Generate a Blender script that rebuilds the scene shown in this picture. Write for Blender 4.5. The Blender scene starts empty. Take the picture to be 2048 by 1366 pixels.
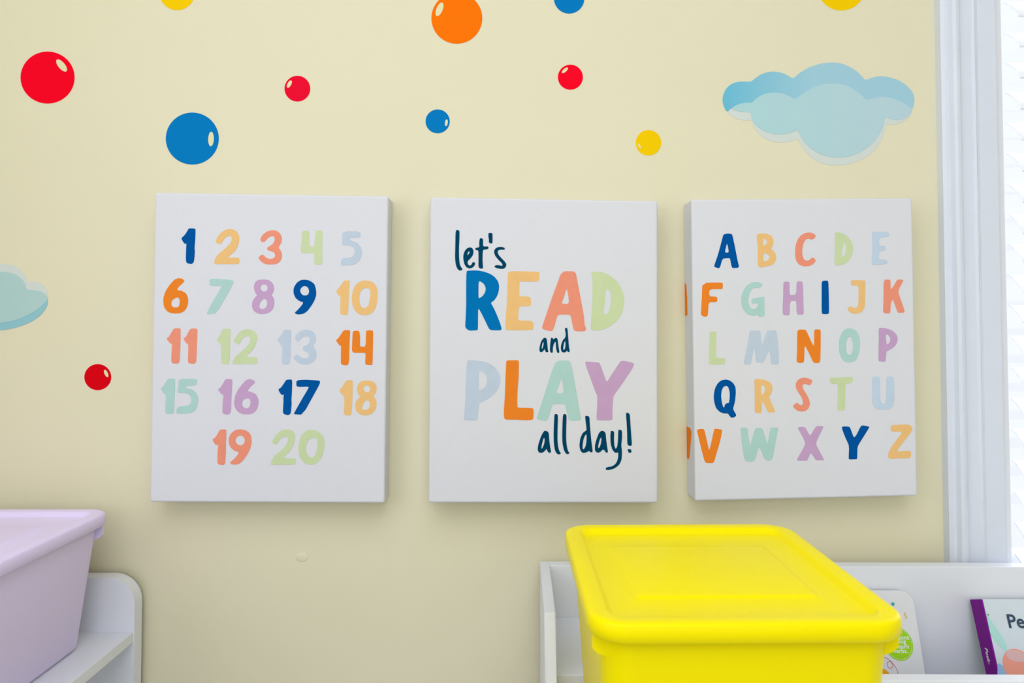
import bpy, bmesh, math, random
from mathutils import Vector, Matrix
from mathutils.geometry import tessellate_polygon

random.seed(7)
scene = bpy.context.scene
COL = scene.collection
R = math.radians

# ------------------------------------------------------------------ camera
CAM_Y, CAM_Z = -1.025, 1.12
PSI, THE = R(1.8), R(1.75)
FPX, PPX, PPY = 1479.111, 1024.0, 602.0
cam_data = bpy.data.cameras.new('camera')
cam_data.sensor_width = 36.0
cam_data.lens = FPX * 36.0 / 2048.0
cam_data.shift_y = -(683.0 - PPY) / 2048.0
cam_data.clip_start = 0.02
cam_data.dof.use_dof = True
cam_data.dof.focus_distance = 0.99
cam_data.dof.aperture_fstop = 7.0
cam = bpy.data.objects.new('camera', cam_data)
cam.location = (0, CAM_Y, CAM_Z)
cam.rotation_euler = (R(90) + THE, 0, -PSI)
COL.objects.link(cam)
scene.camera = cam

# ------------------------------------------------------------------ colour management
vs = scene.view_settings
vs.view_transform = 'Standard'
vs.look = 'None'
vs.gamma = 1.0
vs.use_curve_mapping = False
vs.exposure = 0.0

# ------------------------------------------------------------------ sky outside the windows
world = bpy.data.worlds.new('overcast_sky')
scene.world = world
world.use_nodes = True
wn = world.node_tree.nodes
wbg = wn['Background']
wbg.inputs['Color'].default_value = (0.86, 0.90, 1.0, 1)
wbg.inputs['Strength'].default_value = 1.05


def area(name, loc, rot, sx, sy, power, color=(1, 1, 1)):
    d = bpy.data.lights.new(name, 'AREA')
    d.shape = 'RECTANGLE'
    d.size, d.size_y = sx, sy
    d.energy = power
    d.color = color
    o = bpy.data.objects.new(name, d)
    o.location = loc
    o.rotation_euler = rot
    COL.objects.link(o)
    return o


ROOM_X0, ROOM_X1, ROOM_Y0, ROOM_H = -0.95, 2.1, -3.3, 2.5
# added fill light, set in an unseen window behind the camera
area('added_rear_light', (0.45, ROOM_Y0 + 0.03, 1.55), (R(90), 0, 0), 1.9, 1.25, 11.5, (0.85, 0.88, 1.0))
# added side fill, set in an invented window in the left wall, out of view
area('added_side_light', (ROOM_X0 + 0.02, -1.35, 1.5), (0, R(-90), 0), 1.15, 1.15, 7.0, (0.86, 0.88, 1.0))
# added ceiling lamp, out of view, only there to light the scene
area('added_top_light', (-0.10, -1.65, ROOM_H - 0.075), (0, 0, 0), 1.6, 1.8, 21.5, (0.85, 0.88, 1.0))
# daylight coming through the blind of the window beside the shelf
area('window_daylight', (1.3, 0.95, 1.3), (R(-90), 0, 0), 2.6, 2.2, 78.0, (0.86, 0.90, 1.0))

# ------------------------------------------------------------------ helpers
CF = Vector((math.sin(PSI) * math.cos(THE), math.cos(PSI) * math.cos(THE), math.sin(THE)))
CR = Vector((math.cos(PSI), -math.sin(PSI), 0))
CU = CR.cross(CF)
CP = Vector((0, CAM_Y, CAM_Z))


def wall_xz(px, py, y):
    """survey of a flat print: photo point -> (x, z) on the vertical plane at depth y"""
    d = CF + CR * ((px - PPX) / FPX) - CU * ((py - PPY) / FPX)
    p = CP + d * ((y - CAM_Y) / d.y)
    return p.x, p.z


def lin(c):
    out = []
    for v in c:
        v = v / 255.0
        out.append(v / 12.92 if v <= 0.04045 else ((v + 0.055) / 1.055) ** 2.4)
    return tuple(out) + (1.0,)


def mat(name, rgb, rough=0.6, spec=0.35, bump=0.0, bscale=200.0, vary=0.0, vscale=8.0, trans=0.0, coat=0.0):
    m = bpy.data.materials.new(name)
    m.use_nodes = True
    nt = m.node_tree
    b = nt.nodes['Principled BSDF']
    b.inputs['Base Color'].default_value = lin(rgb)
    b.inputs['Roughness'].default_value = rough
    b.inputs['Specular IOR Level'].default_value = spec
    if coat:
        b.inputs['Coat Weight'].default_value = coat
        b.inputs['Coat Roughness'].default_value = 0.15
    tc = nt.nodes.new('ShaderNodeTexCoord')
    if vary:
        n = nt.nodes.new('ShaderNodeTexNoise')
        n.inputs['Scale'].default_value = vscale
        n.inputs['Detail'].default_value = 4
        nt.links.new(tc.outputs['Object'], n.inputs['Vector'])
        mr = nt.nodes.new('ShaderNodeMapRange')
        mr.inputs['From Min'].default_value = 0.3
        mr.inputs['From Max'].default_value = 0.7
        mr.inputs['To Min'].default_value = 1 - vary
        mr.inputs['To Max'].default_value = 1 + vary * 0.3
        nt.links.new(n.outputs['Fac'], mr.inputs['Value'])
        mx = nt.nodes.new('ShaderNodeMix')
        mx.data_type = 'RGBA'
        mx.blend_type = 'MULTIPLY'
        mx.inputs['Factor'].default_value = 1.0
        mx.inputs['A'].default_value = lin(rgb)
        nt.links.new(mr.outputs['Result'], mx.inputs['B'])
        nt.links.new(mx.outputs['Result'], b.inputs['Base Color'])
    if bump:
        n2 = nt.nodes.new('ShaderNodeTexNoise')
        n2.inputs['Scale'].default_value = bscale
        n2.inputs['Detail'].default_value = 3
        nt.links.new(tc.outputs['Object'], n2.inputs['Vector'])
        bp = nt.nodes.new('ShaderNodeBump')
        bp.inputs['Strength'].default_value = bump
        bp.inputs['Distance'].default_value = 0.002
        nt.links.new(n2.outputs['Fac'], bp.inputs['Height'])
        nt.links.new(bp.outputs['Normal'], b.inputs['Normal'])
    if trans:
        tr = nt.nodes.new('ShaderNodeBsdfTranslucent')
        tr.inputs['Color'].default_value = lin(rgb)
        ms = nt.nodes.new('ShaderNodeMixShader')
        ms.inputs['Fac'].default_value = trans
        nt.links.new(b.outputs['BSDF'], ms.inputs[1])
        nt.links.new(tr.outputs['BSDF'], ms.inputs[2])
        nt.links.new(ms.outputs['Shader'], nt.nodes['Material Output'].inputs['Surface'])
    return m


def obj(name, bm, m, parent=None, smooth=False, loc=None):
    me = bpy.data.meshes.new(name)
    bmesh.ops.recalc_face_normals(bm, faces=bm.faces)
    bm.to_mesh(me)
    bm.free()
    if smooth:
        for p in me.polygons:
            p.use_smooth = True
    me.materials.append(m)
    o = bpy.data.objects.new(name, me)
    COL.objects.link(o)
    if parent is not None:
        o.parent = parent
    if loc is not None:
        o.location = loc
    return o


def thing(name, label, cat, loc=(0, 0, 0), rotz=0.0, group=None, rotx=0.0):
    o = bpy.data.objects.new(name, None)
    o.empty_display_size = 0.03
    COL.objects.link(o)
    o.location = loc
    o.rotation_euler = (rotx, 0, rotz)
    o['label'] = label
    o['category'] = cat
    if group:
        o['group'] = group
    return o


def struct(name, bm, m, parent=None, smooth=False):
    o = obj(name, bm, m, parent, smooth)
    if parent is None:
        o['kind'] = 'structure'
    return o


def box(bm, x0, x1, y0, y1, z0, z1, bevel=0.0, seg=2):
    v = [bm.verts.new(c) for c in ((x0, y0, z0), (x1, y0, z0), (x1, y1, z0), (x0, y1, z0),
                                   (x0, y0, z1), (x1, y0, z1), (x1, y1, z1), (x0, y1, z1))]
    fs = [bm.faces.new([v[i] for i in q]) for q in ((0, 3, 2, 1), (4, 5, 6, 7), (0, 1, 5, 4),
                                                    (1, 2, 6, 5), (2, 3, 7, 6), (3, 0, 4, 7))]
    if bevel:
        es = list({e for f in fs for e in f.edges})
        bmesh.ops.bevel(bm, geom=es, offset=bevel, segments=seg, affect='EDGES', profile=0.5)
    return bm


def BM():
    return bmesh.new()


def smooth_poly(pts, cut=0.22, it=1):
    for _ in range(it):
        out = []
        n = len(pts)
        for i in range(n):
            a, b = pts[i], pts[(i + 1) % n]
            out.append((a[0] + (b[0] - a[0]) * cut, a[1] + (b[1] - a[1]) * cut))
            out.append((b[0] + (a[0] - b[0]) * cut, b[1] + (a[1] - b[1]) * cut))
        pts = out
    return pts


def plate(loops, top, bottom, to3):
    """flat printed shape: outer loop + holes in 2-D, raised between two levels; to3(u, v, level) -> point"""
    bm = BM()
    polys = [[Vector((p[0], p[1], 0)) for p in lp] for lp in loops]
    tris = tessellate_polygon(polys)
    flat = [p for lp in loops for p in lp]
    vt = [bm.verts.new(to3(p[0], p[1], top)) for p in flat]
    vb = [bm.verts.new(to3(p[0], p[1], bottom)) for p in flat]
    for t in tris:
        try:
            bm.faces.new([vt[i] for i in t])
        except ValueError:
            pass
    k = 0
    for lp in loops:
        n = len(lp)
        for i in range(n):
            a, b = k + i, k + (i + 1) % n
            try:
                bm.faces.new((vt[a], vt[b], vb[b], vb[a]))
            except ValueError:
                pass
        k += n
    return bm


def ellipse(cx, cy, rx, ry, ang=0.0, n=48):
    c, s = math.cos(ang), math.sin(ang)
    return [(cx + rx * math.cos(t) * c - ry * math.sin(t) * s, cy + rx * math.cos(t) * s + ry * math.sin(t) * c)
            for t in (2 * math.pi * i / n for i in range(n))]


# ------------------------------------------------------------------ materials
M = {}
M['wall'] = mat('cream_wall_paint', (230, 224, 191), 0.75, 0.2, bump=0.05, bscale=160, vary=0.012, vscale=5)
M['ceil'] = mat('ceiling_paint', (238, 236, 230), 0.9, 0.1)
M['floor'] = mat('floor_carpet', (200, 201, 205), 0.5, 0.3, vary=0.2, vscale=6)
M['trim'] = mat('white_gloss_trim_paint', (223, 229, 239), 0.42, 0.4, bump=0.06, bscale=35, vary=0.02, vscale=14)
M['sash'] = mat('white_sash_paint', (240, 242, 246), 0.4, 0.4)
M['slat'] = mat('white_blind_slat', (246, 247, 250), 0.5, 0.3)
M['cord'] = mat('blind_cord', (235, 235, 240), 0.8, 0.1)
M['canvas'] = mat('white_canvas', (222, 223, 227), 0.85, 0.15, bump=0.10, bscale=900)
M['shelf'] = mat('white_laminate', (233, 236, 241), 0.45, 0.4)
M['yellow'] = mat('yellow_plastic', (251, 233, 0), 0.33, 0.07, bump=0.02, bscale=60)
M['lilac'] = mat('lilac_plastic', (233, 220, 255), 0.5, 0.35, bump=0.02, bscale=60)
M['page'] = mat('book_page_board', (232, 232, 226), 0.7, 0.2)
M['bookwhite'] = mat('white_book_cover', (226, 227, 230), 0.4, 0.4)
M['bookblue'] = mat('pale_blue_book_cover', (214, 226, 232), 0.35, 0.4, vary=0.06, vscale=16)
M['purple'] = mat('purple_book_spine', (128, 0, 146), 0.5, 0.15)
INK = dict(navy=(0, 84, 158), blue=(0, 116, 182), ink=(0, 66, 96), peach=(240, 194, 126), coral=(240, 150, 122),
           green=(204, 219, 170), pale=(194, 208, 222), orange=(240, 134, 42), mint=(176, 213, 205),
           lilac=(200, 163, 200), ltblue=(196, 214, 230))
PAINT = {k: mat('paint_' + k, v, 0.75, 0.03, vary=0.03, vscale=60) for k, v in INK.items()}
STK = {k: mat('sticker_' + k, v, 0.6, 0.04) for k, v in dict(
    red=(252, 0, 36), crimson=(238, 8, 48), darkred=(222, 0, 18), blue=(0, 122, 190), orange=(253, 118, 0),
    yellow=(248, 204, 0), highlight=(232, 224, 176), pale_edge=(213, 221, 213)).items()}


def cloud_mat(name, c0, c1, x0, x1):
    m = mat(name, c0, 0.5, 0.3)
    nt = m.node_tree
    tc = nt.nodes.new('ShaderNodeTexCoord')
    sx = nt.nodes.new('ShaderNodeSeparateXYZ')
    mr = nt.nodes.new('ShaderNodeMapRange')
    mr.inputs['From Min'].default_value = x0
    mr.inputs['From Max'].default_value = x1
    mx = nt.nodes.new('ShaderNodeMix')
    mx.data_type = 'RGBA'
    mx.inputs['A'].default_value = lin(c0)
    mx.inputs['B'].default_value = lin(c1)
    nt.links.new(tc.outputs['Object'], sx.inputs[0])
    nt.links.new(sx.outputs['X'], mr.inputs['Value'])
    nt.links.new(mr.outputs['Result'], mx.inputs['Factor'])
    nt.links.new(mx.outputs['Result'], nt.nodes['Principled BSDF'].inputs['Base Color'])
    return m


# ------------------------------------------------------------------ the room
WX0, WX1, WZ0, WZ1 = 0.722, 1.62, 0.70, 2.12       # window opening in the back wall
T = 0.14
bm = BM()
box(bm, ROOM_X0, WX0, 0, T, 0, ROOM_H)
box(bm, WX1, ROOM_X1, 0, T, 0, ROOM_H)
box(bm, WX0, WX1, 0, T, 0, WZ0)
box(bm, WX0, WX1, 0, T, WZ1, ROOM_H)
struct('wall_back', bm, M['wall'])
bm = BM()
box(bm, ROOM_X0 - 0.1, ROOM_X0, ROOM_Y0, -1.95, 0, ROOM_H)
box(bm, ROOM_X0 - 0.1, ROOM_X0, -0.75, T, 0, ROOM_H)
box(bm, ROOM_X0 - 0.1, ROOM_X0, -1.95, -0.75, 0, 0.9)
box(bm, ROOM_X0 - 0.1, ROOM_X0, -1.95, -0.75, 2.1, ROOM_H)
struct('wall_left', bm, M['wall'])
struct('wall_right', box(BM(), ROOM_X1, ROOM_X1 + 0.1, ROOM_Y0, T, 0, ROOM_H), M['wall'])
bm = BM()
box(bm, ROOM_X0 - 0.1, -0.6, ROOM_Y0 - 0.12, ROOM_Y0, 0, ROOM_H)
box(bm, 1.5, ROOM_X1 + 0.1, ROOM_Y0 - 0.12, ROOM_Y0, 0, ROOM_H)
box(bm, -0.6, 1.5, ROOM_Y0 - 0.12, ROOM_Y0, 0, 0.85)
box(bm, -0.6, 1.5, ROOM_Y0 - 0.12, ROOM_Y0, 2.25, ROOM_H)
struct('wall_front', bm, M['wall'])
struct('floor', box(BM(), ROOM_X0 - 0.1, ROOM_X1 + 0.1, ROOM_Y0 - 0.12, T, -0.1, 0), M['floor'])
struct('ceiling', box(BM(), ROOM_X0 - 0.1, ROOM_X1 + 0.1, ROOM_Y0 - 0.12, T, ROOM_H, ROOM_H + 0.1), M['ceil'])
struct('baseboard_back', box(BM(), ROOM_X0, ROOM_X1, -0.014, 0, 0, 0.1, 0.003), M['trim'])

lamp = thing('added_ceiling_light', 'square white flush ceiling lamp, added out of view to light the room', 'lamp', (-0.10, -1.65, ROOM_H))  # unseen fixture added to go with the top fill
obj('added_lamp_frame', box(BM(), -0.88, 0.88, -0.93, 0.93, -0.06, 0, 0.01), M['sash'], lamp)

# moulded casing round the window: profile (across, proud of the wall)
PROF = [(0, 0), (0, 0.013), (0.004, 0.016), (0.0085, 0.0165), (0.0115, 0.0225), (0.0155, 0.0245), (0.020, 0.0235),
        (0.0225, 0.0175), (0.026, 0.0165), (0.041, 0.0170), (0.0430, 0.0176), (0.0452, 0.0186), (0.0472, 0.0176),
        (0.051, 0.0165), (0.076, 0.0172), (0.0795, 0.0155), (0.0815, 0.012), (0.0815, 0.0)]
X_IN, X_OUT = 0.6365, 0.6365 + 0.0815


def casing_upright(x0, sgn, z0, z1, wav):
    bm = BM()
    N = 60
    rings = []
    rnd = random.Random(3)
    for k in range(N + 1):
        z = z0 + (z1 - z0) * k / N
        ring = []
        for i, (u, v) in enumerate(PROF):
            j = 0.0
            if 3 <= i <= 14 and wav:
                j = rnd.uniform(-1, 1) * 0.00035
            ring.append(bm.verts.new((x0 + sgn * u, -(v + j), z)))
        rings.append(ring)
    for a, b in zip(rings, rings[1:]):
        for i in range(len(PROF) - 1):
            bm.faces.new((a[i], a[i + 1], b[i + 1], b[i]))
    bm.faces.new(rings[0])
    bm.faces.new(rings[-1][::-1])
    return bm


win = bpy.data.objects.new('window_1', None)
win.location = (0, 0, 0)
COL.objects.link(win)
win['kind'] = 'structure'
obj('casing', casing_upright(X_IN, 1, 0.735, 2.20, True), M['trim'], win, smooth=False)
obj('casing', casing_upright(WX1 + 0.0855, -1, 0.735, 2.20, False), M['trim'], win)
obj('head_casing', box(BM(), X_IN, WX1 + 0.0855, -0.02, 0, 2.12, 2.20, 0.003), M['trim'], win)
obj('stool', box(BM(), X_IN, WX1 + 0.0855, -0.028, 0.03, 0.705, 0.735, 0.004), M['trim'], win)
# jamb lining and sash
bm = BM()
box(bm, WX0 - 0.002, WX0 + 0.010, -0.002, T, WZ0, WZ1)
box(bm, WX1 - 0.010, WX1 + 0.002, -0.002, T, WZ0, WZ1)
box(bm, WX0, WX1, -0.002, T, WZ1 - 0.01, WZ1)
box(bm, WX0, WX1, 0.03, T, WZ0, WZ0 + 0.012)
obj('jamb', bm, M['sash'], win)
fr = BM()
box(fr, WX0 + 0.010, WX0 + 0.058, 0.085, 0.118, WZ0 + 0.012, WZ1 - 0.01, 0.003)
box(fr, WX1 - 0.058, WX1 - 0.010, 0.085, 0.118, WZ0 + 0.012, WZ1 - 0.01, 0.003)
box(fr, WX0 + 0.058, WX1 - 0.058, 0.085, 0.118, WZ1 - 0.06, WZ1 - 0.01, 0.003)
box(fr, WX0 + 0.058, WX1 - 0.058, 0.085, 0.118, WZ0 + 0.012, WZ0 + 0.07, 0.003)
sash = obj('sash', fr, M['sash'], win)
glass = bpy.data.materials.new('window_glass')
glass.use_nodes = True
nt = glass.node_tree
nt.nodes.remove(nt.nodes['Principled BSDF'])
tb = nt.nodes.new('ShaderNodeBsdfTransparent')
gb = nt.nodes.new('ShaderNodeBsdfGlossy')
gb.inputs['Roughness'].default_value = 0.02
lw = nt.nodes.new('ShaderNodeFresnel')
lw.inputs['IOR'].default_value = 1.45
ms = nt.nodes.new('ShaderNodeMixShader')
geo = nt.nodes.new('ShaderNodeNewGeometry')
front = nt.nodes.new('ShaderNodeMath')
front.operation = 'SUBTRACT'
front.inputs[0].default_value = 1.0
nt.links.new(geo.outputs['Backfacing'], front.inputs[1])
mul = nt.nodes.new('ShaderNodeMath')
mul.operation = 'MULTIPLY'
nt.links.new(lw.outputs[0], mul.inputs[0])
nt.links.new(front.outputs[0], mul.inputs[1])
nt.links.new(mul.outputs[0], ms.inputs['Fac'])
nt.links.new(tb.outputs[0], ms.inputs[1])
nt.links.new(gb.outputs[0], ms.inputs[2])
nt.links.new(ms.outputs[0], nt.nodes['Material Output'].inputs['Surface'])
obj('pane', box(BM(), WX0 + 0.05, WX1 - 0.05, 0.100, 0.104, WZ0 + 0.06, WZ1 - 0.05), glass, win)

# second window, behind the camera, added only to light the scene
w2 = bpy.data.objects.new('added_rear_window', None)
COL.objects.link(w2)
w2['kind'] = 'structure'
fr = BM()
for a, b, c, d in ((-0.6, -0.54, 0.85, 2.25), (1.44, 1.5, 0.85, 2.25), (-0.54, 1.44, 2.19, 2.25), (-0.54, 1.44, 0.85, 0.91), (0.42, 0.48, 0.91, 2.19)):
    box(fr, a, b, ROOM_Y0 - 0.09, ROOM_Y0 - 0.04, c, d, 0.003)
obj('sash', fr, M['sash'], w2)
obj('pane', box(BM(), -0.54, 1.44, ROOM_Y0 - 0.067, ROOM_Y0 - 0.063, 0.91, 2.19), glass, w2)

# third window, unseen in the left wall, added for light from that side
w3 = bpy.data.objects.new('added_side_window', None)
COL.objects.link(w3)
w3['kind'] = 'structure'
fr = BM()
for a, b, c, d in ((-1.95, -1.90, 0.9, 2.1), (-0.80, -0.75, 0.9, 2.1), (-1.90, -0.80, 2.05, 2.1), (-1.90, -0.80, 0.9, 0.95)):
    box(fr, ROOM_X0 - 0.08, ROOM_X0 - 0.04, a, b, c, d, 0.003)
obj('sash', fr, M['sash'], w3)
obj('pane', box(BM(), ROOM_X0 - 0.062, ROOM_X0 - 0.058, -1.90, -0.80, 0.95, 2.05), glass, w3)

# ------------------------------------------------------------------ venetian blind
SLX0, SLX1 = 0.774, WX1 - 0.03
blind = thing('venetian_blind', 'white horizontal slat blind hanging in the window at the right edge', 'blind', (0, 0.035, 0.735))


def slat_mesh():
    bm = BM()
    w, t, n = 0.046, 0.0026, 8
    tilt = R(46)
    rings = []
    for xx in (0.0, SLX1 - SLX0):
        up, lo = [], []
        for k in range(n + 1):
            s = -0.5 + k / n
            y, z = s * w, 0.0035 * (1 - (2 * s) ** 2)
            up.append((y, z + t / 2))
            lo.append((y, z - t / 2))
        loop = up + lo[::-1]
        rings.append([bm.verts.new((xx, y * math.cos(tilt) - z * math.sin(tilt), y * math.sin(tilt) + z * math.cos(tilt)))
                      for y, z in loop])
    a, b = rings
    for i in range(len(a)):
        j = (i + 1) % len(a)
        bm.faces.new((a[i], a[j], b[j], b[i]))
    bm.faces.new(a)
    bm.faces.new(b[::-1])
    return bm


SLAT_PITCH, SLAT_Z = 0.0456, 0.030
first = None
k = 0
while True:
    z = SLAT_Z + k * SLAT_PITCH
    if z + 0.735 > 2.06:
        break
    if first is None:
        first = obj('slat', slat_mesh(), M['slat'], blind, loc=(SLX0, 0, z))
        s = first
    else:
        s = first.copy()
        COL.objects.link(s)
        s.location = (SLX0, 0, z)
    s.rotation_euler = (R(random.uniform(-2.0, 2.0)), 0, R(random.uniform(-0.15, 0.15)))
    k += 1
obj('head_rail', box(BM(), SLX0 - 0.03, SLX1 + 0.01, -0.028, 0.028, 1.335, 1.375, 0.003), M['slat'], blind)
obj('bottom_rail', box(BM(), SLX0, SLX1, -0.024, 0.024, 0.002, 0.012, 0.002), M['slat'], blind)
for x in (SLX0 + 0.12, SLX1 - 0.12):
    obj('cord', box(BM(), x - 0.001, x + 0.001, -0.001, 0.001, 0.01, 1.34), M['cord'], blind)

# ------------------------------------------------------------------ lettered canvases
TC = 0.038                      # canvas depth
REG = {'A1': (290, 370, 5.058), 'A2': (530, 370, 5.058), 'A3': (290, 630, 6.208), 'A4': (530, 630, 6.208),
       'A5': (290, 830, 7.188), 'A6': (530, 830, 7.188),
       'B1': (850, 380, 7.5875), 'B2': (900, 520, 6.83), 'B3': (1080, 520, 6.83), 'B4': (900, 690, 6.83),
       'B5': (1080, 690, 6.83), 'B6': (1050, 800, 6.2107),
       'C1': (1360, 385, 5.252), 'C2': (1590, 385, 5.252), 'C3': (1360, 640, 6.832), 'C4': (1590, 640, 6.832),
       'C5': (1360, 830, 7.188), 'C6': (1590, 830, 7.188)}


def canvas_body(corners):
    front = [wall_xz(px, py, -TC) for px, py in corners]      # TL, TR, BR, BL
    bm = BM()
    vf = [bm.verts.new((x, -TC, z)) for x, z in front]
    vb = [bm.verts.new((x, -0.0006, z)) for x, z in front]
    ff = bm.faces.new(vf)
    bm.faces.new(vb[::-1])
    sides = [bm.faces.new((vf[i], vb[i], vb[(i + 1) % 4], vf[(i + 1) % 4])) for i in range(4)]
    es = list(ff.edges) + [e for s in sides for e in s.edges if (e.verts[0] in vf) != (e.verts[1] in vf)]
    bmesh.ops.bevel(bm, geom=list(set(es)), offset=0.0028, segments=3, affect='EDGES', profile=0.5)
    return bm, front


def glyphs(parent, data, tag_name):
    loc = parent.location
    for reg, colour, label, loops in data:
        ox, oy, s = REG[reg]
        lp2 = []
        for lp in loops:
            pts = smooth_poly(lp, 0.2)
            lp2.append([wall_xz(ox + x / s, oy + y / s, -TC) for x, y in pts])
        bm = plate(lp2, -(TC + 0.00035), -(TC - 0.0008),
                   lambda u, v, w: (u - loc.x, w - loc.y, v - loc.z))
        o = obj(tag_name, bm, PAINT[colour], parent)
        o['label'] = label


def canvas(corners, label, data, part_name):
    bm, front = canvas_body(corners)
    cx = sum(p[0] for p in front) / 4
    cz = min(p[1] for p in front)
    root = thing('canvas_print', label, 'canvas print', (cx, 0, cz), group='three lettered canvas prints on the wall')
    bmesh.ops.translate(bm, verts=bm.verts, vec=(-cx, 0, -cz))
    obj('stretched_canvas', bm, M['canvas'], root)
    glyphs(root, data, part_name)
    return root, front


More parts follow.
